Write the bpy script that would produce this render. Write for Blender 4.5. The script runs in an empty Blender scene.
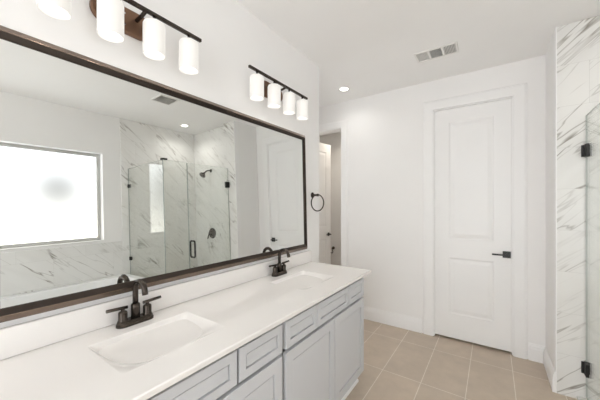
import bpy, bmesh, math
from mathutils import Vector, Matrix

scene = bpy.context.scene
C = scene.collection

# ------------------------------------------------------------ camera, world, exposure
cam_data = bpy.data.cameras.new('camera')
cam_data.sensor_width = 36.0
cam_data.lens = 276.0 / 600.0 * 36.0
cam_data.shift_y = 4.0 / 600.0
cam_data.clip_start = 0.02
cam = bpy.data.objects.new('camera', cam_data)
C.objects.link(cam)
cam.location = (0.0, 0.0, 1.415)
cam.rotation_euler = (math.radians(90), 0.0, math.radians(34.9))
scene.camera = cam

world = bpy.data.worlds.new('world')
scene.world = world
world.use_nodes = True
world.node_tree.nodes['Background'].inputs[0].default_value = (0.965, 0.985, 1.0, 1)
world.node_tree.nodes['Background'].inputs[1].default_value = 3.7

scene.view_settings.view_transform = 'Standard'
scene.view_settings.look = 'None'
scene.view_settings.gamma = 1.0
scene.view_settings.use_curve_mapping = False
scene.view_settings.exposure = 0.47
scene.cycles.max_bounces = 16
scene.cycles.diffuse_bounces = 10
scene.cycles.glossy_bounces = 8
scene.cycles.transparent_max_bounces = 16

WINDOW_STRENGTH = 2.5
SHADE_STRENGTH = 0.34
BULB_STRENGTH = 34.0
CAN_POWER = 0.8

# ------------------------------------------------------------ materials
def new_mat(name):
    m = bpy.data.materials.new(name)
    m.use_nodes = True
    return m, m.node_tree, m.node_tree.nodes['Principled BSDF']

def nd(nt, t, **kw):
    n = nt.nodes.new(t)
    for k, v in kw.items():
        setattr(n, k, v)
    return n

def math_node(nt, op, a, b=None, c=None, clamp=False):
    n = nd(nt, 'ShaderNodeMath', operation=op, use_clamp=clamp)
    for i, v in enumerate((a, b, c)):
        if v is None:
            continue
        if isinstance(v, (int, float)):
            n.inputs[i].default_value = v
        else:
            nt.links.new(v, n.inputs[i])
    return n.outputs[0]

def paint(name, col, rough=0.5, bump=0.02, scale=180.0, metallic=0.0, var=0.02):
    """painted or metal surface: slight tone variation and fine texture"""
    m, nt, p = new_mat(name)
    tc = nd(nt, 'ShaderNodeTexCoord')
    n = nd(nt, 'ShaderNodeTexNoise')
    n.inputs['Scale'].default_value = scale
    n.inputs['Detail'].default_value = 2
    nt.links.new(tc.outputs['Object'], n.inputs['Vector'])
    n2 = nd(nt, 'ShaderNodeTexNoise')
    n2.inputs['Scale'].default_value = 3.0
    nt.links.new(tc.outputs['Object'], n2.inputs['Vector'])
    mix = nd(nt, 'ShaderNodeMix', data_type='RGBA')
    mix.inputs[6].default_value = (*[c * (1 - var) for c in col], 1)
    mix.inputs[7].default_value = (*[min(1, c * (1 + var)) for c in col], 1)
    nt.links.new(n2.outputs['Fac'], mix.inputs[0])
    nt.links.new(mix.outputs[2], p.inputs['Base Color'])
    p.inputs['Roughness'].default_value = rough
    p.inputs['Metallic'].default_value = metallic
    if bump > 0:
        b = nd(nt, 'ShaderNodeBump')
        b.inputs['Strength'].default_value = bump
        b.inputs['Distance'].default_value = 0.002
        nt.links.new(n.outputs['Fac'], b.inputs['Height'])
        nt.links.new(b.outputs['Normal'], p.inputs['Normal'])
    return m

M_WALL = paint('wall_paint', (0.855, 0.85, 0.843), 0.6, 0.06, 220)
M_CEIL = paint('ceiling_paint', (0.88, 0.877, 0.872), 0.7, 0.08, 160)
M_TRIM = paint('trim_paint', (0.87, 0.868, 0.866), 0.35, 0.01, 90)
M_CAB = paint('cabinet_paint', (0.585, 0.598, 0.62), 0.38, 0.01, 90)
M_CABDARK = paint('cabinet_frame_paint', (0.40, 0.405, 0.415), 0.5, 0.01, 90)
M_TOP = paint('cultured_marble', (0.82, 0.80, 0.78), 0.16, 0.0, 50, var=0.012)
M_BRONZE = paint('oil_rubbed_bronze', (0.060, 0.049, 0.041), 0.26, 0.02, 300, metallic=0.85, var=0.12)
M_LIP = paint('frame_bronze_dim', (0.045, 0.035, 0.029), 0.3, 0.03, 260, metallic=0.75, var=0.1)  # same frame bronze, coloured darker where the lamp sheen is absent
M_FRAME = paint('frame_bronze_sheen', (0.20, 0.148, 0.115), 0.24, 0.03, 260, metallic=0.75, var=0.1)  # outer band lightened so its colour carries the lamp sheen
M_PLATE = paint('backplate_bronze', (0.22, 0.13, 0.085), 0.3, 0.02, 300, metallic=0.85, var=0.1)
M_BLACK = paint('matte_black', (0.012, 0.012, 0.012), 0.4, 0.01, 300, var=0.1)
M_TUB = paint('white_acrylic', (0.86, 0.86, 0.86), 0.15, 0.0, 40, var=0.01)
M_VINYL = paint('window_vinyl', (0.50, 0.50, 0.48), 0.4, 0.0, 40)
M_VENT = paint('vent_white', (0.80, 0.79, 0.77), 0.4, 0.0, 40)
M_DUCT = paint('vent_dark', (0.42, 0.42, 0.42), 0.7, 0.0, 40)
M_CHROME = paint('chrome', (0.75, 0.75, 0.75), 0.12, 0.0, 40, metallic=1.0)

def make_marble(name):
    m, nt, p = new_mat(name)
    L = nt.links
    tc = nd(nt, 'ShaderNodeTexCoord')
    sep = nd(nt, 'ShaderNodeSeparateXYZ')
    L.new(tc.outputs['Object'], sep.inputs[0])
    x, y, z = sep.outputs
    h = math_node(nt, 'ADD', x, y)
    d = math_node(nt, 'SUBTRACT', y, x)
    # tile grid
    row = math_node(nt, 'FLOOR', math_node(nt, 'DIVIDE', z, 0.305))
    odd = math_node(nt, 'MODULO', row, 2.0)
    hs = math_node(nt, 'ADD', math_node(nt, 'DIVIDE', h, 0.61), math_node(nt, 'MULTIPLY', odd, 0.5))
    colm = math_node(nt, 'FLOOR', hs)
    cmb = nd(nt, 'ShaderNodeCombineXYZ')
    L.new(row, cmb.inputs[0]); L.new(colm, cmb.inputs[1])
    wn = nd(nt, 'ShaderNodeTexWhiteNoise', noise_dimensions='3D')
    L.new(cmb.outputs[0], wn.inputs['Vector'])
    off = math_node(nt, 'MULTIPLY', wn.outputs['Value'], 37.0)
    # across / along the veins
    pc = math_node(nt, 'ADD', math_node(nt, 'MULTIPLY', d, 0.76), math_node(nt, 'MULTIPLY', z, 0.84))
    qc = math_node(nt, 'SUBTRACT', math_node(nt, 'MULTIPLY', d, 0.84), math_node(nt, 'MULTIPLY', z, 0.76))
    def vein(fp, fq, extra, width, detail, rough):
        v = nd(nt, 'ShaderNodeCombineXYZ')
        L.new(math_node(nt, 'MULTIPLY', pc, fp), v.inputs[0])
        L.new(math_node(nt, 'MULTIPLY', qc, fq), v.inputs[1])
        L.new(math_node(nt, 'ADD', off, extra), v.inputs[2])
        n = nd(nt, 'ShaderNodeTexNoise')
        n.inputs['Scale'].default_value = 1.0
        n.inputs['Detail'].default_value = detail
        n.inputs['Roughness'].default_value = rough
        n.inputs['Distortion'].default_value = 0.12
        L.new(v.outputs[0], n.inputs['Vector'])
        a = math_node(nt, 'ABSOLUTE', math_node(nt, 'SUBTRACT', n.outputs['Fac'], 0.5))
        return math_node(nt, 'SUBTRACT', 1.0, math_node(nt, 'DIVIDE', a, width), clamp=True)
    v1 = vein(4.4, 0.5, 0.0, 0.010, 4, 0.44)
    v2 = vein(7.5, 0.8, 11.0, 0.012, 3, 0.45)
    v3 = vein(3.0, 0.5, 5.0, 0.07, 3, 0.5)
    mk = nd(nt, 'ShaderNodeTexNoise')
    mk.inputs['Scale'].default_value = 2.6
    cm = nd(nt, 'ShaderNodeCombineXYZ')
    L.new(h, cm.inputs[0]); L.new(z, cm.inputs[1]); L.new(off, cm.inputs[2])
    L.new(cm.outputs[0], mk.inputs['Vector'])
    mask = math_node(nt, 'MULTIPLY_ADD', mk.outputs['Fac'], 3.0, -0.85, clamp=True)
    a1 = math_node(nt, 'MULTIPLY', math_node(nt, 'MULTIPLY', v1, mask), 0.95)
    a2 = math_node(nt, 'MULTIPLY', math_node(nt, 'MULTIPLY', v2, mask), 0.5)
    a3 = math_node(nt, 'MULTIPLY', v3, 0.06)
    tot = math_node(nt, 'ADD', math_node(nt, 'ADD', a1, a2), a3, clamp=True)
    mix = nd(nt, 'ShaderNodeMix', data_type='RGBA')
    mix.inputs[6].default_value = (0.80, 0.795, 0.775, 1)
    mix.inputs[7].default_value = (0.29, 0.27, 0.24, 1)
    L.new(tot, mix.inputs[0])
    # grout
    fz = math_node(nt, 'FRACT', math_node(nt, 'DIVIDE', z, 0.305))
    fh = math_node(nt, 'FRACT', hs)
    g1 = math_node(nt, 'LESS_THAN', fz, 0.008)
    g2 = math_node(nt, 'LESS_THAN', fh, 0.004)
    g = math_node(nt, 'MULTIPLY', math_node(nt, 'MAXIMUM', g1, g2), 0.55)
    mix2 = nd(nt, 'ShaderNodeMix', data_type='RGBA')
    L.new(g, mix2.inputs[0]); L.new(mix.outputs[2], mix2.inputs[6])
    mix2.inputs[7].default_value = (0.60, 0.59, 0.57, 1)
    L.new(mix2.outputs[2], p.inputs['Base Color'])
    p.inputs['Roughness'].default_value = 0.18
    return m
M_MARBLE = make_marble('marble_tile')

def make_floor_tile():
    m, nt, p = new_mat('floor_tile')
    L = nt.links
    tc = nd(nt, 'ShaderNodeTexCoord')
    mp = nd(nt, 'ShaderNodeMapping')
    mp.inputs['Location'].default_value = (0.466 + 0.303 * 20, -2.337 + 0.61 * 20, 0)
    L.new(tc.outputs['Object'], mp.inputs['Vector'])
    b = nd(nt, 'ShaderNodeTexBrick')
    b.offset = 0.0; b.squash = 1.0
    b.inputs['Scale'].default_value = 1.0
    b.inputs['Brick Width'].default_value = 0.303
    b.inputs['Row Height'].default_value = 0.61
    b.inputs['Mortar Size'].default_value = 0.0026
    b.inputs['Mortar Smooth'].default_value = 0.1
    b.inputs['Color1'].default_value = (0.55, 0.455, 0.36, 1)
    b.inputs['Color2'].default_value = (0.505, 0.42, 0.335, 1)
    b.inputs['Mortar'].default_value = (0.74, 0.68, 0.60, 1)
    L.new(mp.outputs[0], b.inputs['Vector'])
    n = nd(nt, 'ShaderNodeTexNoise')
    n.inputs['Scale'].default_value = 5.0
    n.inputs['Detail'].default_value = 6
    n.inputs['Roughness'].default_value = 0.65
    L.new(tc.outputs['Object'], n.inputs['Vector'])
    r = nd(nt, 'ShaderNodeMapRange')
    r.inputs[1].default_value = 0.3; r.inputs[2].default_value = 0.7
    r.inputs[3].default_value = 0.90; r.inputs[4].default_value = 1.08
    L.new(n.outputs['Fac'], r.inputs[0])
    mx = nd(nt, 'ShaderNodeMix', data_type='RGBA', blend_type='MULTIPLY')
    mx.inputs[0].default_value = 1.0
    L.new(b.outputs['Color'], mx.inputs[6]); L.new(r.outputs[0], mx.inputs[7])
    L.new(mx.outputs[2], p.inputs['Base Color'])
    p.inputs['Roughness'].default_value = 0.38
    bp = nd(nt, 'ShaderNodeBump', invert=True)
    bp.inputs['Strength'].default_value = 0.3
    bp.inputs['Distance'].default_value = 0.002
    L.new(b.outputs['Fac'], bp.inputs['Height'])
    L.new(bp.outputs[0], p.inputs['Normal'])
    return m
M_FLOOR = make_floor_tile()

def make_glass():
    m = bpy.data.materials.new('clear_glass')
    m.use_nodes = True
    nt = m.node_tree
    nt.nodes.clear()
    out = nd(nt, 'ShaderNodeOutputMaterial')
    tr = nd(nt, 'ShaderNodeBsdfTransparent')
    tr.inputs[0].default_value = (0.968, 0.978, 0.968, 1)
    gl = nd(nt, 'ShaderNodeBsdfGlossy')
    gl.inputs['Roughness'].default_value = 0.0
    gl.inputs[0].default_value = (1, 1, 1, 1)
    geo = nd(nt, 'ShaderNodeNewGeometry')
    ior = nd(nt, 'ShaderNodeMix', data_type='FLOAT')
    ior.inputs[2].default_value = 1.65
    ior.inputs[3].default_value = 1 / 1.65
    nt.links.new(geo.outputs['Backfacing'], ior.inputs[0])
    fr = nd(nt, 'ShaderNodeFresnel')
    nt.links.new(ior.outputs[0], fr.inputs[0])
    mx = nd(nt, 'ShaderNodeMixShader')
    nt.links.new(fr.outputs[0], mx.inputs[0])
    nt.links.new(tr.outputs[0], mx.inputs[1])
    nt.links.new(gl.outputs[0], mx.inputs[2])
    nt.links.new(mx.outputs[0], out.inputs[0])
    return m
M_GLASS = make_glass()
M_GLASSEDGE = paint('glass_edge', (0.32, 0.37, 0.345), 0.15, 0.0, 40)

def make_mirror():
    m, nt, p = new_mat('silvered_mirror')
    p.inputs['Base Color'].default_value = (0.80, 0.812, 0.795, 1)
    p.inputs['Metallic'].default_value = 1.0
    p.inputs['Roughness'].default_value = 0.0
    n = nd(nt, 'ShaderNodeTexNoise')
    n.inputs['Scale'].default_value = 2
    r = nd(nt, 'ShaderNodeMapRange')
    r.inputs[3].default_value = 0.0; r.inputs[4].default_value = 0.004
    nt.links.new(n.outputs['Fac'], r.inputs[0])
    nt.links.new(r.outputs[0], p.inputs['Roughness'])
    return m
M_MIRROR = make_mirror()

def make_emit(name, col, strength, base=(0.85, 0.85, 0.83)):
    m, nt, p = new_mat(name)
    p.inputs['Base Color'].default_value = (*base, 1)
    p.inputs['Roughness'].default_value = 0.3
    p.inputs['Emission Color'].default_value = (*col, 1)
    p.inputs['Emission Strength'].default_value = strength
    return m
M_SHADE = make_emit('opal_glass_shade', (1.0, 0.97, 0.92), SHADE_STRENGTH, (0.52, 0.51, 0.49))
M_BULB = make_emit('lit_bulb', (1.0, 0.95, 0.90), BULB_STRENGTH)
M_LENS = make_emit('can_light_lens', (1.0, 0.96, 0.9), 6.0)

def make_window_glow():
    """frosted pane: bright sky, a blurred grey building beyond, warm ground glow below"""
    m, nt, p = new_mat('frosted_window')
    L = nt.links
    tc = nd(nt, 'ShaderNodeNewGeometry')
    sep = nd(nt, 'ShaderNodeSeparateXYZ')
    L.new(tc.outputs['Position'], sep.inputs[0])
    dy = math_node(nt, 'DIVIDE', math_node(nt, 'SUBTRACT', sep.outputs[1], 1.06), 0.46)
    dz = math_node(nt, 'DIVIDE', math_node(nt, 'SUBTRACT', sep.outputs[2], 1.74), 0.44)
    r = math_node(nt, 'ADD', math_node(nt, 'POWER', math_node(nt, 'ABSOLUTE', dy), 2.0),
                  math_node(nt, 'POWER', math_node(nt, 'ABSOLUTE', dz), 2.0))
    blob = math_node(nt, 'POWER', 2.718, math_node(nt, 'MULTIPLY', r, -1.2))
    st = math_node(nt, 'MULTIPLY', WINDOW_STRENGTH, math_node(nt, 'SUBTRACT', 1.0, math_node(nt, 'MULTIPLY', blob, 0.76)))
    zr = nd(nt, 'ShaderNodeMapRange', interpolation_type='SMOOTHSTEP')
    zr.inputs[1].default_value = 1.15; zr.inputs[2].default_value = 2.1
    L.new(sep.outputs[2], zr.inputs[0])
    mix = nd(nt, 'ShaderNodeMix', data_type='RGBA')
    mix.inputs[6].default_value = (1.0, 0.97, 0.90, 1)
    mix.inputs[7].default_value = (0.93, 0.96, 1.0, 1)
    L.new(zr.outputs[0], mix.inputs[0])
    L.new(mix.outputs[2], p.inputs['Emission Color'])
    L.new(st, p.inputs['Emission Strength'])
    p.inputs['Base Color'].default_value = (0.08, 0.08, 0.08, 1)
    p.inputs['Roughness'].default_value = 0.4
    return m
M_WINDOW = make_window_glow()

# ------------------------------------------------------------ mesh helpers (world coordinates)
def add_box(bm, lo, hi, bevel=0.0, seg=2):
    g = bmesh.ops.create_cube(bm, size=1.0)
    vs = g['verts']
    c = [(a + b) / 2 for a, b in zip(lo, hi)]
    s = [b - a for a, b in zip(lo, hi)]
    for v in vs:
        v.co = Vector((c[0] + v.co.x * s[0], c[1] + v.co.y * s[1], c[2] + v.co.z * s[2]))
    if bevel > 0:
        es = list({e for v in vs for e in v.link_edges})
        bmesh.ops.bevel(bm, geom=es, offset=bevel, segments=seg, profile=0.5, affect='EDGES')

def box_bm(lo, hi, bevel=0.0, seg=2):
    bm = bmesh.new()
    add_box(bm, lo, hi, bevel, seg)
    return bm

def add_lathe(bm, profile, seg=24, origin=(0, 0, 0), axis=(0, 0, 1), cap=True):
    """profile: list of (radius, height) along axis"""
    q = Vector((0, 0, 1)).rotation_difference(Vector(axis).normalized()).to_matrix()
    o = Vector(origin)
    rings = []
    for r, h in profile:
        rings.append([bm.verts.new(o + q @ Vector((r * math.cos(2 * math.pi * i / seg), r * math.sin(2 * math.pi * i / seg), h)))
                      for i in range(seg)])
    for a, b in zip(rings, rings[1:]):
        for i in range(seg):
            f = bm.faces.new((a[i], a[(i + 1) % seg], b[(i + 1) % seg], b[i]))
            f.smooth = True
    if cap:
        bm.faces.new(list(reversed(rings[0])))
        bm.faces.new(rings[-1])

def lathe_bm(*a, **k):
    bm = bmesh.new()
    add_lathe(bm, *a, **k)
    return bm

def add_tube(bm, pts, r, seg=14, closed=False):
    pts = [Vector(p) for p in pts]
    n = len(pts)
    rings = []
    up = None
    for i, p in enumerate(pts):
        if closed:
            t = (pts[(i + 1) % n] - pts[i - 1]).normalized()
        else:
            t = (pts[min(i + 1, n - 1)] - pts[max(i - 1, 0)]).normalized()
        if up is None:
            up = Vector((0, 0, 1)) if abs(t.z) < 0.9 else Vector((1, 0, 0))
        s = t.cross(up).normalized()
        up = s.cross(t).normalized()
        rr = r[i] if isinstance(r, (list, tuple)) else r
        rings.append([bm.verts.new(p + rr * (math.cos(2 * math.pi * k / seg) * s + math.sin(2 * math.pi * k / seg) * up)) for k in range(seg)])
    pairs = list(zip(rings, rings[1:])) + ([(rings[-1], rings[0])] if closed else [])
    for a, b in pairs:
        for i in range(seg):
            f = bm.faces.new((a[i], a[(i + 1) % seg], b[(i + 1) % seg], b[i]))
            f.smooth = True
    if not closed:
        bm.faces.new(list(reversed(rings[0])))
        bm.faces.new(rings[-1])

def tube_bm(*a, **k):
    bm = bmesh.new()
    add_tube(bm, *a, **k)
    return bm

def add_prism(bm, poly, f, d0, d1):
    """poly of 2D points, f(a, b, d) -> xyz, extruded from d0 to d1"""
    A = [bm.verts.new(f(a, b, d0)) for a, b in poly]
    B = [bm.verts.new(f(a, b, d1)) for a, b in poly]
    n = len(poly)
    for i in range(n):
        bm.faces.new((A[i], A[(i + 1) % n], B[(i + 1) % n], B[i]))
    bm.faces.new(list(reversed(A)))
    bm.faces.new(B)

def obj(name, bm, mat, parent=None, smooth_angle=None):
    bmesh.ops.recalc_face_normals(bm, faces=bm.faces)
    if parent is not None:
        off = Vector((0, 0, 0))
        q = parent
        while q is not None:
            off += q.location
            q = q.parent
        bmesh.ops.translate(bm, verts=bm.verts, vec=-off)
    me = bpy.data.meshes.new(name)
    bm.to_mesh(me)
    bm.free()
    if isinstance(mat, (list, tuple)):
        for mm in mat:
            me.materials.append(mm)
    else:
        me.materials.append(mat)
    o = bpy.data.objects.new(name, me)
    C.objects.link(o)
    if parent is not None:
        o.parent = parent
    return o

def thing(name, label, cat, loc, group=None):
    o = bpy.data.objects.new(name, None)
    C.objects.link(o)
    o.empty_display_size = 0.05
    o.location = loc
    if label:
        o['label'] = label
    if cat:
        o['category'] = cat
    if group:
        o['group'] = group
    return o

def struct(name, bm, mat, label=None):
    o = obj(name, bm, mat)
    o['kind'] = 'structure'
    if label:
        o['label'] = label
    return o

def struct_root(name, loc, label=None):
    o = thing(name, label, None, loc)
    o['kind'] = 'structure'
    return o

def copy_thing(root, loc, label, group=None):
    r = root.copy()
    C.objects.link(r)
    r.location = loc
    r['label'] = label
    if group:
        r['group'] = group
    for ch in list(root.children):
        c = ch.copy()
        C.objects.link(c)
        c.parent = r
        for g in list(ch.children):
            d = g.copy()
            C.objects.link(d)
            d.parent = c
    return r

# ------------------------------------------------------------ main dimensions
XV = -1.372          # vanity wall
YE = 2.29            # end of vanity wall
YB = 3.255           # back wall
XS = 0.386           # short side wall
YS = 2.79            # shower end wall / jamb face
XW = 1.475           # window wall
YI = 2.85            # shower end wall, inside
ZC = 2.74
YN = -1.9           # near wall (behind camera)
XP = -2.75           # far left
YWC = 4.62

# ------------------------------------------------------------ room shell
struct('floor', box_bm((XP - .1, YN - .1, -.1), (XW + .3, YWC + .1, 0)), M_FLOOR, 'beige rectangular floor tiles with pale grout')
struct('ceiling', box_bm((XP - .1, YN - .1, ZC), (XW + .3, YWC + .1, ZC + .1)), M_CEIL, 'plain white painted ceiling')
struct('wall_left', box_bm((XP, YN, 0), (XV, YE, ZC), 0.0), M_WALL, 'white wall behind the vanity and mirror')

def wall_with_holes(u0, u1, z0, z1, holes, f, d0, d1):
    """f(u, z, d) -> xyz; holes: list of (ua, ub, za, zb)"""
    bm = bmesh.new()
    us = sorted({u0, u1, *[h[0] for h in holes], *[h[1] for h in holes]})
    zs = sorted({z0, z1, *[h[2] for h in holes], *[h[3] for h in holes]})
    def hole(a, b):
        if a < 0 or b < 0 or a >= len(us) - 1 or b >= len(zs) - 1:
            return True
        uc, zc = (us[a] + us[a + 1]) / 2, (zs[b] + zs[b + 1]) / 2
        return any(h[0] < uc < h[1] and h[2] < zc < h[3] for h in holes)
    cache = {}
    def V(a, b, d):
        k = (a, b, d)
        if k not in cache:
            cache[k] = bm.verts.new(f(us[a], zs[b], d))
        return cache[k]
    for a in range(len(us) - 1):
        for b in range(len(zs) - 1):
            if hole(a, b):
                continue
            for d in (d0, d1):
                bm.faces.new((V(a, b, d), V(a + 1, b, d), V(a + 1, b + 1, d), V(a, b + 1, d)))
            if hole(a - 1, b): bm.faces.new((V(a, b, d0), V(a, b + 1, d0), V(a, b + 1, d1), V(a, b, d1)))
            if hole(a + 1, b): bm.faces.new((V(a + 1, b, d0), V(a + 1, b + 1, d0), V(a + 1, b + 1, d1), V(a + 1, b, d1)))
            if hole(a, b - 1): bm.faces.new((V(a, b, d0), V(a + 1, b, d0), V(a + 1, b, d1), V(a, b, d1)))
            if hole(a, b + 1): bm.faces.new((V(a, b + 1, d0), V(a + 1, b + 1, d0), V(a + 1, b + 1, d1), V(a, b + 1, d1)))
    return bm

# door opening and toilet-room opening in the back wall
DX0, DX1, DZ = -0.525, 0.163, 2.425
OX0, OX1, OZ = -2.33, -1.605, 2.41
struct('wall_back', wall_with_holes(XP, XS, 0, ZC, [(DX0, DX1, 0, DZ), (OX0, OX1, 0, OZ)],
       lambda u, z, d: (u, d, z), YB, YB + .12), M_WALL, 'white back wall holding the panelled door and the narrow opening')
struct('wall_jamb', box_bm((XS, YI + .012, 0), (XW + .3, YB + .12, ZC), 0.0), M_WALL, 'short white side wall beside the tiled shower jamb')
# window opening in the right wall
WY0, WY1, WZ0, WZ1 = -0.02, 1.487, 1.085, 2.215
struct('wall_right', wall_with_holes(YN, YI + .05, 0, ZC, [(WY0, WY1, WZ0, WZ1)],
       lambda u, z, d: (d, u, z), XW, XW + .2), M_WALL, 'white wall around the frosted window')
struct('wall_near', wall_with_holes(XV, XW, 0, ZC, [(-0.75, 0.75, 0, 2.4)],  # opening added behind the camera to let world light in
       lambda u, z, d: (u, d, z), YN - .1, YN), M_WALL)
struct('wall_passage', wall_with_holes(YE, YWC, 0, ZC, [(2.34, 2.56, 0.6, 2.2)],  # slim opening added out of view to light the short side wall
       lambda u, z, d: (d, u, z), XP - .1, XP), M_WALL, 'far left wall of the passage with an added slim opening that lets in side light')
struct('wall_closet', box_bm((XP, YWC, 0), (-1.4, YWC + .1, ZC)), M_WALL, 'far wall of the small room through the opening')
struct('wall_closet_side', box_bm((-1.5, YB + .12, 0), (-1.4, YWC, ZC)), M_WALL)
struct('wall_behind_door', box_bm((-1.4, YB + .12, 0), (XS, YB + .2, ZC)), M_WALL)

# tiled surfaces
struct('wall_shower_jamb', box_bm((XS + .008, YS, 0), (.62, YI + .012, ZC - .001), 0.002), M_MARBLE, 'white marble tile on the shower jamb')
struct('wall_shower_end', box_bm((.621, YI, 0), (XW - .001, YI + .012, ZC - .001), 0.002), M_MARBLE, 'white marble tile on the shower end wall')
struct('wall_shower_side', box_bm((XW - .012, 1.70, 0), (XW, YI - .001, ZC - .001), 0.002), M_MARBLE, 'white marble tile on the long shower wall')
TUBZ = 0.60
struct('wall_tub_splash', box_bm((XW - .012, YN, TUBZ - .3), (XW, 1.699, 1.045), 0.002), M_MARBLE, 'marble tile splash between tub and window')
struct('trim_shower_edge', box_bm((XS, YS - .002, 0.0), (XS + .009, YI + .013, ZC - .001), 0.003), M_TRIM)
# shower curb
curb = bmesh.new()
GX, GY = 0.55, 1.79
add_box(curb, (GX - .05, GY - .05, 0), (GX + .05, YS - .002, .03), .004)
add_box(curb, (GX + .05, GY - .05, 0), (XW - .014, GY + .05, .03), .004)
struct('trim_shower_curb', curb, M_MARBLE, 'marble shower curb under the glass')

# baseboards: profile (distance from wall, height)
BPROF = [(0, 0), (.016, 0), (.016, .105), (.012, .118), (.012, .128), (.006, .142), (.005, .152), (0, .152)]
def baseboard_y(name, x0, x1):
    bm = bmesh.new()
    add_prism(bm, BPROF, lambda a, b, d: (d, YB - a, b), x0, x1)
    return struct(name, bm, M_TRIM)
baseboard_y('baseboard_back', OX1 + .095, DX0 - .105)
baseboard_y('baseboard_back_right', DX1 + .105, XS)
bm = bmesh.new()
add_prism(bm, BPROF, lambda a, b, d: (XS - a, d, b), YS + .004, YB - .016)
struct('baseboard_side', bm, M_TRIM, 'white baseboard on the short side wall')
bm = bmesh.new()
add_prism(bm, BPROF, lambda a, b, d: (d, YWC - a, b), XP, -1.5)
struct('baseboard_closet', bm, M_TRIM)

# ------------------------------------------------------------ casings and doors
CPROF = [(0, 0), (0, .016), (.012, .018), (.082, .018), (.086, .014), (.094, .014), (.10, .010), (.10, 0)]
def casing(name, x0, x1, zt, yface, label, w=0.10):
    """three mitred pieces around an opening; face towards -y"""
    bm = bmesh.new()
    k = w / .10
    def corner(a, side, top):
        x = (x0 - a * k) if side < 0 else (x1 + a * k)
        return x, (zt + a * k if top else 0.0)
    loops = []
    for side, top in ((-1, False), (-1, True), (1, True), (1, False)):
        loops.append([bm.verts.new((corner(a, side, top)[0], yface - t, corner(a, side, top)[1])) for a, t in CPROF])
    n = len(CPROF)
    for A, B in zip(loops, loops[1:]):
        for i in range(n):
            bm.faces.new((A[i], A[(i + 1) % n], B[(i + 1) % n], B[i]))
    bm.faces.new(loops[0]); bm.faces.new(loops[-1])
    return struct(name, bm, M_TRIM, label)
casing('trim_door_casing', DX0 + .004, DX1 - .004, DZ - .004, YB, 'white casing around the panelled door')
casing('trim_opening_casing', OX0 + .004, OX1 - .004, OZ - .004, YB, 'white casing around the narrow opening', .09)
def jamb_liner(name, x0, x1, zt):
    bm = bmesh.new()
    t = .014
    add_box(bm, (x0, YB - .001, 0), (x0 + t, YB + .121, zt))
    add_box(bm, (x1 - t, YB - .001, 0), (x1, YB + .121, zt))
    add_box(bm, (x0 + t, YB - .001, zt - t), (x1 - t, YB + .121, zt))
    return struct(name, bm, M_TRIM)
jamb_liner('trim_door_jamb', DX0, DX1, DZ)
jamb_liner('trim_opening_jamb', OX0, OX1, OZ)

def panel_leaf(w, h, th, panels):
    """door leaf: x 0..w, front face at y=0 facing -y, thickness to +y, both faces moulded"""
    bm = bmesh.new()
    def face_side(yf, sgn):
        us = sorted({0, w, *[p[0] for p in panels], *[p[1] for p in panels]})
        zs = sorted({0, h, *[p[2] for p in panels], *[p[3] for p in panels]})
        for a in range(len(us) - 1):
            for b in range(len(zs) - 1):
                uc, zc = (us[a] + us[a + 1]) / 2, (zs[b] + zs[b + 1]) / 2
                if any(p[0] < uc < p[1] and p[2] < zc < p[3] for p in panels):
                    continue
                q = [(us[a], zs[b]), (us[a + 1], zs[b]), (us[a + 1], zs[b + 1]), (us[a], zs[b + 1])]
                bm.faces.new([bm.verts.new((x, yf, z)) for x, z in q])
        for (xa, xb, za, zb) in panels:
            steps = [(0, 0), (.003, .001), (.012, .0055), (.020, .006), (.05, .0015), (.054, .001)]
            prev = None
            for inset, dep in steps:
                ring = [bm.verts.new((x, yf + sgn * dep, z)) for x, z in
                        ((xa + inset, za + inset), (xb - inset, za + inset), (xb - inset, zb - inset), (xa + inset, zb - inset))]
                if prev:
                    for i in range(4):
                        bm.faces.new((prev[i], prev[(i + 1) % 4], ring[(i + 1) % 4], ring[i]))
                prev = ring
            bm.faces.new(prev)
    face_side(0.0, 1)
    face_side(th, -1)
    for (x0, z0, x1, z1) in ((0, 0, w, 0), (w, 0, w, h), (w, h, 0, h), (0, h, 0, 0)):
        bm.faces.new([bm.verts.new(c) for c in ((x0, 0, z0), (x1, 0, z1), (x1, th, z1), (x0, th, z0))])
    bmesh.ops.remove_doubles(bm, verts=bm.verts, dist=1e-5)
    return bm

# closed panelled door in the back wall
dw = DX1 - DX0 - .030
dh = DZ - .014 - .024
DF = YB + .012      # door front face
door1 = struct_root('door_1', (DX0 + .015, DF, .022), 'tall white two-panel door with a black lever handle')
bm = panel_leaf(dw, dh, .035, [(.135, dw - .135, .25, .835), (.135, dw - .135, 1.03, dh - .135)])
bmesh.ops.translate(bm, verts=bm.verts, vec=door1.location)
obj('door_panel', bm, M_TRIM, door1)
hx, hz = 0.110, 0.935
hd = obj('door_handle', box_bm((hx - .031, DF - .011, hz - .031), (hx + .031, DF + .0, hz + .031), .002), M_BLACK, door1)
hd['label'] = 'black square lever handle'
lv = bmesh.new()
add_lathe(lv, [(.011, 0), (.011, .042)], 16, (hx, DF - .011, hz), (0, -1, 0))
add_box(lv, (hx - .115, DF - .060, hz - .007), (hx + .012, DF - .046, hz + .008), .003)
obj('lever', lv, M_BLACK, hd)

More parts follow.
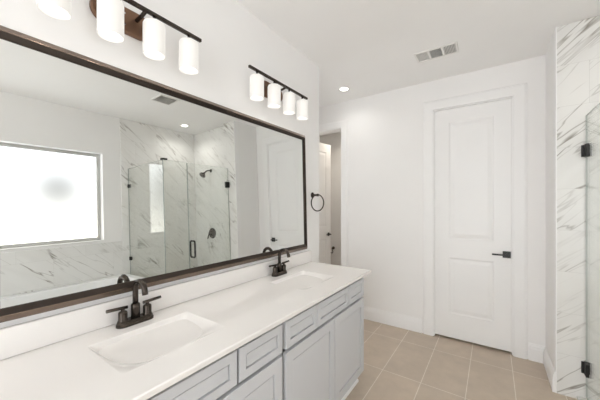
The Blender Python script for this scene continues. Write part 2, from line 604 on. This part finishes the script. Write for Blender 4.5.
# open door inside the toilet room
door2 = struct_root('door_2', (OX0 + .02, YB + .125, .012), 'white panelled door standing open inside the narrow opening')
w2, h2 = .69, OZ - .03
bm = panel_leaf(w2, h2, .035, [(.12, w2 - .12, .25, .835), (.12, w2 - .12, 1.03, h2 - .135)])
ang = math.atan2(.66, .095)
rot = Matrix.Rotation(ang, 4, 'Z')
bmesh.ops.transform(bm, matrix=rot, verts=bm.verts)
bmesh.ops.translate(bm, verts=bm.verts, vec=door2.location)
obj('door_panel', bm, M_TRIM, door2)
ax = rot @ Vector((1, 0, 0)); nrm = rot @ Vector((0, -1, 0))
kp = Vector(door2.location) + ax * (w2 - .062) + Vector((0, 0, .905))
kb = bmesh.new()
add_lathe(kb, [(.030, 0), (.030, .007), (.012, .010), (.012, .042)], 20, kp, nrm)
pl = kp + nrm * .044
add_tube(kb, [pl + ax * .015, pl - ax * .02, pl - ax * .10], .0085, 10)
k2 = obj('door_handle', kb, M_BLACK, door2)
k2['label'] = 'black lever handle'

# ------------------------------------------------------------ window
win = struct_root('window_1', (XW, (WY0 + WY1) / 2, WZ0), 'large frosted bathroom window above the tub')
fx0, fx1 = XW + .085, XW + .15
bm = bmesh.new()
fw = .038
add_box(bm, (fx0, WY0 + .001, WZ0 + .001), (fx1, WY0 + fw, WZ1 - .001), .004)
add_box(bm, (fx0, WY1 - fw, WZ0 + .001), (fx1, WY1 - .001, WZ1 - .001), .004)
add_box(bm, (fx0, WY0 + fw, WZ0 + .001), (fx1, WY1 - fw, WZ0 + fw), .004)
add_box(bm, (fx0, WY0 + fw, WZ1 - fw), (fx1, WY1 - fw, WZ1 - .001), .004)
obj('window_frame', bm, M_VINYL, win)
obj('window_pane', box_bm((XW + .115, WY0 + fw - .004, WZ0 + fw - .004), (XW + .122, WY1 - fw + .004, WZ1 - fw + .004)), M_WINDOW, win)
obj('window_sill', box_bm((XW - .014, WY0 - .015, WZ0 - .012), (XW + .084, WY1 + .015, WZ0 + .001), .004), M_TRIM, win)

# ------------------------------------------------------------ bathtub
TX0, TY0, TY1 = .70, 0.02, 1.735
TX1 = XW - .014
tub = thing('bathtub', 'white deck bathtub below the frosted window, seen in the mirror', 'bathtub', ((TX0 + TX1) / 2, (TY0 + TY1) / 2, 0))
bm = bmesh.new()
nx, ny = 36, 72
cx, cy = (TX0 + TX1) / 2 - .02, (TY0 + TY1) / 2
hx_, hy_ = (TX1 - TX0) / 2 - .11, (TY1 - TY0) / 2 - .10
V = {}
for i in range(nx + 1):
    for j in range(ny + 1):
        xx = TX0 + (TX1 - TX0) * i / nx
        yy = TY0 + (TY1 - TY0) * j / ny
        u, v = abs((xx - cx) / hx_), abs((yy - cy) / hy_)
        rr = (u ** 3 + v ** 3.5)
        dep = 0.42 * max(0, min(1, (1 - rr) * 2.2)) if rr < 1 else 0
        dep = dep if dep < .3 else .3 + (dep - .3) * .6
        V[i, j] = bm.verts.new((xx, yy, TUBZ - dep))
for i in range(nx):
    for j in range(ny):
        f = bm.faces.new((V[i, j], V[i + 1, j], V[i + 1, j + 1], V[i, j + 1]))
        f.smooth = True
obj('basin', bm, M_TUB, tub)
bm = bmesh.new()
for a, b in (((TX0, TY0), (TX1, TY0)), ((TX1, TY0), (TX1, TY1)), ((TX1, TY1), (TX0, TY1)), ((TX0, TY1), (TX0, TY0))):
    bm.faces.new([bm.verts.new(c) for c in ((*a, 0), (*b, 0), (*b, TUBZ), (*a, TUBZ))])
bmesh.ops.remove_doubles(bm, verts=bm.verts, dist=1e-5)
obj('apron', bm, M_TUB, tub)

# ------------------------------------------------------------ shower glass
GZ0, GZ1 = .034, 2.045
def glass_pane(name, lo, hi, parent):
    bm = box_bm(lo, hi)
    o = obj(name, bm, [M_GLASS, M_GLASSEDGE], parent)
    ext = [h - l for l, h in zip(lo, hi)]
    thin = ext.index(min(ext))
    for p in o.data.polygons:
        if abs(p.normal[thin]) < .5:
            p.material_index = 1
    return o
ret = thing('glass_screen', 'clear glass return panel between bathtub and shower, reflecting the window', 'shower glass', ((GX + XW) / 2, GY, .03))
glass_pane('glass', (GX + .0065, GY - .005, GZ0), (XW - .016, GY + .005, GZ1), ret)
for zc in (.80, 1.80):
    obj('wall_clip', box_bm((XW - .055, GY - .013, zc - .024), (XW - .0135, GY + .013, zc + .024), .003), M_BLACK, ret)
fix = thing('glass_screen', 'narrow fixed glass panel at the shower corner, left of the glass door in mirror', 'shower glass', (GX, (GY + 2.105) / 2, .03))
glass_pane('glass', (GX - .005, GY - .005, GZ0), (GX + .005, 2.104, GZ1), fix)
cl = bmesh.new()
add_box(cl, (GX - .012, GY - .012, GZ1 + .0005), (GX + .012, GY + .05, GZ1 + .022), .003)
add_box(cl, (GX + .012, GY - .012, GZ1 + .0005), (GX + .045, GY + .012, GZ1 + .022), .003)
obj('corner_clip', cl, M_BLACK, fix)
sd = thing('shower_door', 'frameless glass shower door hinged at the marble jamb', 'shower door', (GX, 2.44, .03))
glass_pane('glass', (GX - .005, 2.112, GZ0 + .008), (GX + .005, YS - .008, GZ1), sd)
for zc in (.245, 1.795):
    hg = bmesh.new()
    add_box(hg, (GX - .014, YS - .062, zc - .045), (GX + .014, YS - .004, zc + .045), .003)
    add_box(hg, (GX - .027, YS - .011, zc - .042), (GX + .026, YS - .0005, zc + .042), .002)
    add_lathe(hg, [(.007, -.045), (.007, .045)], 12, (GX, YS - .012, zc), (0, 0, 1))
    obj('hinge', hg, M_BLACK, sd)
hb = bmesh.new()
hy, ha, hbz = 2.158, .80, 1.035
for s in (-1, 1):
    X = GX + s * .045
    pts = [(GX + s * .006, hy, ha + .02)]
    for k in range(7):
        t = k / 6 * math.pi / 2
        pts.append((X - s * .02 + s * .02 * math.sin(t), hy, ha + .0 + .02 * math.cos(t)))
    pts = [(GX + s * .005, hy, ha + .012), (GX + s * .03, hy, ha + .012), (GX + s * .042, hy, ha + .018), (GX + s * .047, hy, ha + .032),
           (GX + s * .047, hy, hbz - .032), (GX + s * .042, hy, hbz - .018), (GX + s * .03, hy, hbz - .012), (GX + s * .005, hy, hbz - .012)]
    add_tube(hb, pts, .0105, 12)
obj('pull_handle', hb, M_BLACK, sd)

# shower head and valve on the end wall
sx = 1.03
sh = thing('shower_fixture', 'dark bronze shower head on an angled arm above the valve', 'shower head', (sx, YI, 2.07))
bm = bmesh.new()
add_lathe(bm, [(.028, 0), (.028, .006), (.018, .012), (.012, .014)], 24, (sx, YI - .0005, 2.07), (0, -1, 0))
obj('flange', bm, M_BRONZE, sh)
obj('arm', tube_bm([(sx, YI - .012, 2.07), (sx, YI - .05, 2.07), (sx - .002, YI - .09, 2.058), (sx - .003, YI - .125, 2.028)], .0105, 12), M_BRONZE, sh)
obj('spray_head', lathe_bm([(.012, 0), (.016, .012), (.016, .02), (.026, .035), (.046, .055), (.05, .066), (.05, .074), (.046, .077)], 28,
    (sx - .003, YI - .12, 2.033), (-.03, -.72, -.7)), M_BRONZE, sh)
vz, vx = 1.06, 1.04
vl = thing('shower_valve', 'round dark bronze shower valve plate with a lever', 'shower valve', (vx, YI, vz))
obj('escutcheon', lathe_bm([(.085, 0), (.085, .004), (.078, .012), (.036, .016), (.034, .05), (.03, .056)], 36, (vx, YI - .0005, vz), (0, -1, 0)), M_BRONZE, vl)
obj('lever', tube_bm([(vx, YI - .06, vz), (vx + .02, YI - .062, vz - .03), (vx + .045, YI - .062, vz - .085)], [.014, .011, .008], 12), M_BRONZE, vl)

# ------------------------------------------------------------ vanity cabinets
XF = -.825          # front face of doors
ZT = .867           # underside of counter
CAB_Y = [(.075, 1.0505), (1.0515, 2.062)]
def shaker(lo_y, hi_y, lo_z, hi_z, rail):
    """five-piece shaker front, face towards +x at XF, 20 mm thick"""
    bm = bmesh.new()
    th, rec, ch = .02, .004, .0015
    x1, x0 = XF, XF - th
    def ring(inset, x):
        return [bm.verts.new((x, y, z)) for y, z in ((lo_y + inset, lo_z + inset), (hi_y - inset, lo_z + inset), (hi_y - inset, hi_z - inset), (lo_y + inset, hi_z - inset))]
    seq = [ring(0, x0), ring(0, x1 - ch), ring(ch, x1), ring(rail, x1), ring(rail + .0003, x1 - .016), ring(rail + .0055, x1 - .016), ring(rail + .0058, x1 - rec)]
    for A, B in zip(seq, seq[1:]):
        for i in range(4):
            bm.faces.new((A[i], A[(i + 1) % 4], B[(i + 1) % 4], B[i]))
    bm.faces.new(seq[-1])
    bm.faces.new(list(reversed(seq[0])))
    return bm
def cabinet(y0, y1, drawers, doors, label, end_side):
    root = thing('vanity_cabinet', label, 'cabinet', ((XV + XF) / 2, (y0 + y1) / 2, 0), 'grey vanity cabinets')
    bm = bmesh.new()
    xb = XF - .034
    t = .018
    add_box(bm, (XV + .002, y0, .10), (xb, y0 + t, ZT - .001))
    add_box(bm, (XV + .002, y1 - t, .10), (xb, y1, ZT - .001))
    add_box(bm, (XV + .002, y0 + t, .10), (xb, y1 - t, .10 + t))
    add_box(bm, (XV + .002, y0 + t, .10 + t), (XV + .008, y1 - t, ZT - .001))
    # top stretcher set back under the counter
    add_box(bm, (xb - .10, y0 + t, ZT - .02), (xb - .08, y1 - t, ZT - .001))
    if end_side:   # the end panel runs to the floor behind the toe recess
        add_box(bm, (XV + .002, y1 - .02, .0), (xb - .029, y1, .10))
    obj('body', bm, M_CAB, root)
    tk = bmesh.new()
    add_box(tk, (XV + .002, y0 + .001, 0), (xb - .032, y1 - .021, .10))
    obj('toe_kick', tk, M_CAB, root)
    sm = bmesh.new()
    add_prism(sm, [(0, 0), (.012, 0), (.011, .008), (.007, .014), (0, .018)], lambda a, b, d: (xb - .0285 + a, d, b), y0 + .001, y1 + (.013 if end_side else -.001))
    if end_side:
        add_prism(sm, [(0, 0), (.012, 0), (.011, .008), (.007, .014), (0, .018)], lambda a, b, d: (d, y1 + .0005 + a, b), XV + .003, xb - .017)
    obj('shoe_molding', sm, M_TRIM, root)
    for a, b in drawers:
        obj('drawer', shaker(a, b, .703, .838, .036), M_CAB, root)
    for a, b in doors:
        obj('cabinet_door', shaker(a, b, .115, .686, .058), M_CAB, root)
    return root
cabinet(*CAB_Y[0], [(.082, .345), (.358, .750), (.763, 1.037)], [(.082, .549), (.555, 1.037)],
        'light grey shaker vanity cabinet nearer the camera, under the first sink', False)
cabinet(*CAB_Y[1], [(1.064, 1.355), (1.360, 1.777), (1.787, 2.056)], [(1.064, 1.569), (1.576, 2.056)],
        'light grey shaker vanity cabinet at the far end, under the second sink', True)

# ------------------------------------------------------------ countertop with integral sinks
ZTOP = .89
CX0, CX1, CY0, CY1 = XV + .001, -.792, .045, 2.128
SINKS = [(.587, ), (1.597, )]
SHX0, SHX1, SHW = -1.225, -.935, .203
top = thing('vanity_countertop', 'long white countertop with two integral rectangular sinks and backsplash', 'countertop', ((CX0 + CX1) / 2, (CY0 + CY1) / 2, ZT))
bm = bmesh.new()
b = .005
xs = [CX0, SHX0, SHX1, CX1 - b]
ys = [CY0 + b, .587 - SHW, .587 + SHW, 1.597 - SHW, 1.597 + SHW, CY1 - b]
vt = {}
for i, xx in enumerate(xs):
    for j, yy in enumerate(ys):
        vt[i, j] = bm.verts.new((xx, yy, ZTOP))
for i in range(3):
    for j in range(5):
        if i == 1 and j in (1, 3):
            continue
        bm.faces.new((vt[i, j], vt[i + 1, j], vt[i + 1, j + 1], vt[i, j + 1]))
# rounded edge around left end, front and right end
prof = [(b * math.sin(t), -b + b * math.cos(t)) for t in [k * math.pi / 8 for k in range(5)]] + [(b, -(ZTOP - ZT - .002)), (b - .003, -(ZTOP - ZT))]
path = [(CX0, CY0 + b, 0, -1)] + [(CX1 - b, CY0 + b, 0, -1), (CX1 - b, CY0 + b, 1, 0), (CX1 - b, CY1 - b, 1, 0), (CX1 - b, CY1 - b, 0, 1), (CX0, CY1 - b, 0, 1)]
rings = []
for (px, py, nx_, ny_) in path:
    rings.append([bm.verts.new((px + o_ * nx_, py + o_ * ny_, ZTOP + dz_)) for o_, dz_ in prof])
for A, B in zip(rings, rings[1:]):
    for k in range(len(prof) - 1):
        f = bm.faces.new((A[k], A[k + 1], B[k + 1], B[k]))
        f.smooth = k < 4
# underside
bm.faces.new([bm.verts.new(c) for c in ((CX0, CY0 + .003, ZT), (CX1 - .003, CY0 + .003, ZT), (CX1 - .003, CY1 - .003, ZT), (CX0, CY1 - .003, ZT))])
bmesh.ops.remove_doubles(bm, verts=bm.verts, dist=2e-5)
obj('counter_slab', bm, M_TOP, top)
for (sy,) in SINKS:
    bm = bmesh.new()
    n1, n2 = 40, 56
    V = {}
    for i in range(n1 + 1):
        for j in range(n2 + 1):
            # denser sampling near the rim
            def w(t):
                s = 2 * t - 1
                return math.copysign(1 - (1 - abs(s)) ** 1.35, s)
            u, v = w(i / n1), w(j / n2)
            xx = (SHX0 + SHX1) / 2 + u * (SHX1 - SHX0) / 2
            yy = sy + v * SHW
            g = (u + 1) / .26
            if g < 1:
                fx = g * (2 - g) if g > 0 else 0
            else:
                fx = 1 - ((u + .74) / 1.74) ** 1.35
            fy = 1 - abs(v) ** 1.8
            dep = .118 * fx * fy
            V[i, j] = bm.verts.new((xx, yy, ZTOP - dep))
    for i in range(n1):
        for j in range(n2):
            f = bm.faces.new((V[i, j], V[i + 1, j], V[i + 1, j + 1], V[i, j + 1]))
            f.smooth = True
    sk = obj('sink_basin', bm, M_TOP, top)
    obj('drain', lathe_bm([(.0, -.002), (.026, -.002), (.026, .003), (.018, .004), (.0, .002)], 24, (SHX0 + .075, sy, ZTOP - .106), (0, 0, 1), cap=False), M_BRONZE, sk)
bs = bmesh.new()
add_box(bs, (CX0, CY0, ZTOP + .0005), (XV + .022, CY1, ZTOP + .104), .004)
obj('backsplash', bs, M_TOP, top)

# ------------------------------------------------------------ faucets
FXc = -1.300
def faucet(y, label):
    r = thing('bathroom_faucet', label, 'faucet', (FXc, y, ZTOP), 'bronze two-handle faucets')
    z0 = ZTOP + .0003
    bm = bmesh.new()
    def stad(hw, rad, z):
        pts = []
        for k in range(13):
            t = -math.pi / 2 + math.pi * k / 12
            pts.append((FXc + rad * math.sin(t), y + hw + rad * math.cos(t), z))
        for k in range(13):
            t = math.pi / 2 + math.pi * k / 12
            pts.append((FXc + rad * math.sin(t), y - hw + rad * math.cos(t), z))
        return [bm.verts.new(p) for p in pts]
    rs = [stad(.051, .026, z0), stad(.051, .026, z0 + .010), stad(.051, .023, z0 + .012), stad(.051, .022, z0 + .020), stad(.051, .019, z0 + .024)]
    for A, B in zip(rs, rs[1:]):
        n = len(A)
        for i in range(n):
            bm.faces.new((A[i], A[(i + 1) % n], B[(i + 1) % n], B[i]))
    bm.faces.new(rs[-1]); bm.faces.new(list(reversed(rs[0])))
    obj('base_plate', bm, M_BRONZE, r)
    # spout: column and gooseneck towards the basin
    bm = bmesh.new()
    add_lathe(bm, [(.018, 0), (.018, .058), (.016, .062), (.012, .064)], 24, (FXc, y, z0 + .022))
    pts = [(FXc, y, z0 + .08), (FXc, y, z0 + .12)]
    R = .042
    zc = z0 + .146
    for k in range(0, 15):
        t = math.pi - math.pi * 0.93 * k / 14
        pts.append((FXc + R + R * math.cos(t), y, zc + R * math.sin(t)))
    p = pts[-1]
    pts.append((p[0] + .004, y, p[2] - .018))
    add_tube(bm, pts, .0115, 18)
    obj('spout', bm, M_BRONZE, r)
    for s in (-1, 1):
        hy = y + s * .051
        bm = lathe_bm([(.0195, 0), (.0195, .004), (.0175, .006), (.0175, .036), (.016, .041), (.008, .045), (.007, .056)], 22, (FXc, hy, z0 + .022))
        h = obj('handle', bm, M_BRONZE, r)
        bm = bmesh.new()
        zl = z0 + .080
        add_tube(bm, [(FXc, hy - s * .018, zl - .002), (FXc, hy + s * .062, zl + .002)], .0068, 14)
        obj('lever', bm, M_BRONZE, h)
    return r
f1 = faucet(.587, 'dark bronze gooseneck faucet at the sink nearer the camera')
copy_thing(f1, (FXc, 1.597, ZTOP), 'dark bronze gooseneck faucet at the far sink')

# ------------------------------------------------------------ mirror (leans: foot rests out on the backsplash side)
MY0, MY1, MZ0, MH = .133, 2.030, 1.020, 1.000
LEAN = math.radians(1.40)
mir = thing('wall_mirror', 'wide bronze-framed mirror above the double vanity', 'mirror', (XV + .028, (MY0 + MY1) / 2, MZ0))
mir.rotation_euler = (0, -LEAN, 0)
# built upright in local coordinates: x = 0 is the back of the frame
def mobj(name, bm, mat, parent):
    bmesh.ops.recalc_face_normals(bm, faces=bm.faces)
    me = bpy.data.meshes.new(name); bm.to_mesh(me); bm.free(); me.materials.append(mat)
    o = bpy.data.objects.new(name, me); C.objects.link(o); o.parent = parent
    return o
hw = (MY1 - MY0) / 2
def rails(name, prof, mat):
    bm = bmesh.new()
    loops = []
    for sy_, sz_ in ((-1, 0), (1, 0), (1, 1), (-1, 1)):
        loops.append([bm.verts.new((t, sy_ * (hw - a), a if sz_ == 0 else MH - a)) for a, t in prof])
    n = len(prof)
    for q in range(4):
        A, B = loops[q], loops[(q + 1) % 4]
        for i in range(n):
            bm.faces.new((A[i], A[(i + 1) % n], B[(i + 1) % n], B[i]))
    return mobj(name, bm, mat, mir)
rails('frame', [(0, 0), (0, .004), (.001, .0055), (.022, .0225), (.024, .0233), (.0255, .0228), (.0255, 0)], M_FRAME)
rails('inner_lip', [(.0257, .001), (.0257, .0215), (.028, .0205), (.044, .0140), (.048, .0105), (.048, .0088), (.0257, .0088)][1:], M_LIP)
bm = box_bm((.0035, -hw + .030, .030), (.0085, hw - .030, MH - .030))
mobj('mirror_glass', bm, M_MIRROR, mir)

# ------------------------------------------------------------ vanity lights
LX = -1.262        # bar and shade axis
ZBAR = 2.275
def vanity_light(yc, label):
    r = thing('vanity_light', label, 'wall light', (XV, yc, 2.245), 'four-shade vanity lights')
    # racetrack backplate
    bm = bmesh.new()
    def race(sc, x):
        out = []
        hwid, rad = .068, .057 * sc
        for k in range(17):
            t = -math.pi / 2 + math.pi * k / 16
            out.append((x, yc + hwid + rad * math.cos(t), 2.245 + rad * math.sin(t)))
        for k in range(17):
            t = math.pi / 2 + math.pi * k / 16
            out.append((x, yc - hwid + rad * math.cos(t), 2.245 + rad * math.sin(t)))
        return [bm.verts.new(p) for p in out]
    rs = [race(1, XV + .0005), race(1, XV + .014), race(.95, XV + .020), race(.9, XV + .022)]
    for A, B in zip(rs, rs[1:]):
        n = len(A)
        for i in range(n):
            bm.faces.new((A[i], A[(i + 1) % n], B[(i + 1) % n], B[i]))
    bm.faces.new(rs[-1]); bm.faces.new(list(reversed(rs[0])))
    pl = obj('backplate', bm, M_PLATE, r)
    for sz in (-.024, .024):
        obj('screw', lathe_bm([(.005, 0), (.005, .002), (.003, .004)], 12, (XV + .022, yc + .0, 2.245 + sz), (1, 0, 0)), M_CHROME, pl)
    for s in (-1, 1):
        obj('arm', tube_bm([(XV + .02, yc + s * .052, 2.262), (XV + .07, yc + s * .052, 2.266), (LX, yc + s * .052, ZBAR)], .0085, 12), M_BRONZE, r)
    obj('bar', box_bm((LX - .008, yc - .332, ZBAR - .008), (LX + .008, yc + .332, ZBAR + .008), .002), M_BRONZE, r)
    for k in range(4):
        ys_ = yc + (k - 1.5) * .174
        bm = bmesh.new()
        add_lathe(bm, [(.006, .0), (.006, .028)], 12, (LX, ys_, ZBAR - .036))
        add_lathe(bm, [(.0, 0), (.020, 0), (.022, .004), (.010, .010), (0, .010)], 20, (LX, ys_, ZBAR - .040), cap=False)
        obj('socket', bm, M_BRONZE, r)
        zt, zb, R = ZBAR - .036, ZBAR - .184, .046
        prof = [(.014, zt), (.036, zt - .001), (R - .004, zt - .005), (R, zt - .014), (R, zb), (R - .0015, zb - .001), (R - .004, zb), (R - .004, zt - .016), (R - .009, zt - .008), (.014, zt - .005)]
        bm = bmesh.new()
        add_lathe(bm, prof, 32, (LX, ys_, 0), cap=False)
        s_ = obj('glass_shade', bm, M_SHADE, r)
        bm = lathe_bm([(.0, 0), (.012, .002), (.022, .012), (.029, .03), (.028, .048), (.018, .066), (.013, .078), (.013, .088), (0, .088)], 20, (LX, ys_, zb + .045), cap=False)
        obj('bulb', bm, M_BULB, s_)
    return r
v1 = vanity_light(.563, 'four-shade bronze vanity light nearer the camera, partly cut off by the frame')
copy_thing(v1, (XV, 1.578, 2.257), 'four-shade bronze vanity light at the far end of mirror')

# ------------------------------------------------------------ towel ring
ty, tz = 2.165, 1.497
tr = thing('towel_ring', 'dark bronze towel ring on the wall end beside mirror', 'towel ring', (XV, ty, tz))
bm = bmesh.new()
add_lathe(bm, [(.026, 0), (.026, .006), (.018, .010), (.011, .014), (.010, .05), (.013, .052), (.013, .064), (.008, .068)], 24, (XV + .0005, ty, tz), (1, 0, 0))
obj('post', bm, M_BRONZE, tr)
R = .075
bm = bmesh.new()
add_tube(bm, [(XV + .058 + .3 * R * math.sin(2 * math.pi * k / 40), ty + .955 * R * math.sin(2 * math.pi * k / 40), tz - R + .004 + R * math.cos(2 * math.pi * k / 40)) for k in range(40)], .0055, 10, closed=True)
obj('ring', bm, M_BRONZE, tr)

# toilet paper holder in the small room
px, pz = -2.455, .59
tp = thing('toilet_paper_holder', 'small dark paper holder on the far wall inside the opening', 'paper holder', (px, YWC, pz))
bm = bmesh.new()
add_lathe(bm, [(.028, 0), (.028, .008), (.012, .012), (.012, .06)], 20, (px, YWC - .0005, pz), (0, -1, 0))
obj('post', bm, M_BRONZE, tp)
bm = tube_bm([(px, YWC - .058, pz), (px + .02, YWC - .058, pz - .07), (px + .015, YWC - .058, pz - .085), (px - .10, YWC - .058, pz - .085), (px - .115, YWC - .058, pz - .07)], .007, 10)
obj('bar', bm, M_BRONZE, tp)

# ------------------------------------------------------------ ceiling register and exhaust grille
def register(cx, cy, lx, ly, label, name, nsec, inner):
    r = thing(name, label, 'vent', (cx, cy, ZC))
    bm = bmesh.new()
    z0, z1 = ZC - .008, ZC - .0005
    bw = .018
    add_box(bm, (cx - lx / 2, cy - ly / 2, z0), (cx + lx / 2, cy - ly / 2 + bw, z1), .002)
    add_box(bm, (cx - lx / 2, cy + ly / 2 - bw, z0), (cx + lx / 2, cy + ly / 2, z1), .002)
    xs_ = [cx - lx / 2 + (lx - bw) * k / nsec for k in range(nsec + 1)]
    for xx in xs_:
        add_box(bm, (xx, cy - ly / 2 + bw, z0), (xx + bw, cy + ly / 2 - bw, z1), .002)
    obj('frame', bm, M_VENT, r)
    obj('duct', box_bm((cx - lx / 2 + .004, cy - ly / 2 + .004, ZC - .0012), (cx + lx / 2 - .004, cy + ly / 2 - .004, ZC - .0004)), inner, r)
    for k in range(nsec):
        bm = bmesh.new()
        a, b_ = xs_[k] + bw, xs_[k + 1]
        if k % 2 == 1:
            n = 13
            for i in range(n):
                yy = cy - ly / 2 + bw + (ly - 2 * bw) * (i + .5) / n
                add_prism(bm, [(-.0045, -.0066), (-.0035, -.0070), (.0045, -.002), (.0035, -.0014)], lambda p, q, d, yy=yy: (d, yy + p, ZC + q), a, b_)
        else:
            n = 8 if nsec > 1 else 20
            sg = 1 if k == 0 else -1
            for i in range(n):
                xx = a + (b_ - a) * (i + .5) / n
                add_prism(bm, [(-.0035, -.0066), (-.0027, -.0070), (.0035, -.002), (.0027, -.0014)], lambda p, q, d, xx=xx, sg=sg: (xx + sg * p, d, ZC + q), cy - ly / 2 + bw, cy + ly / 2 - bw)
        obj('louvers', bm, M_VENT, r)
    return r
register(-.405, 2.665, .335, .185, 'white three-section ceiling vent in front of the panelled door', 'ceiling_vent', 3, M_DUCT)
register(.43, 1.77, .23, .23, 'square white exhaust grille on the ceiling, seen in the mirror', 'exhaust_grille', 1, M_VINYL)

# ------------------------------------------------------------ recessed lights
def can(cx, cy, label, power=CAN_POWER, col=(1.0, .97, .93), spread=140):
    r = thing('recessed_light', label, 'ceiling light', (cx, cy, ZC), 'recessed ceiling lights')
    obj('trim_ring', lathe_bm([(.044, -.002), (.050, -.005), (.066, -.004), (.070, -.0005)], 32, (cx, cy, ZC), cap=False), M_VENT, r)
    obj('lens', lathe_bm([(.0, -.0024), (.046, -.0024), (.046, -.0010), (0, -.0010)], 32, (cx, cy, ZC), cap=False), M_LENS, r)
    ld = bpy.data.lights.new('can_lamp', 'AREA')
    ld.shape = 'DISK'; ld.size = .09; ld.energy = power; ld.color = col
    ld.spread = math.radians(spread)
    lo = bpy.data.objects.new('can_lamp', ld)
    C.objects.link(lo)
    lo.parent = r
    lo.location = (0, 0, -.006)
    return r
can(-1.404, 2.9, 'round recessed light in the ceiling above the narrow opening')
can(1.12, 2.46, 'round recessed light over the shower, seen in the mirror', 1.8)
can(-2.0, 4.1, 'added unseen recessed light brightening the small room past the opening', 3.2, (1.0, .90, .77))  # lamp added out of view to brighten the small room
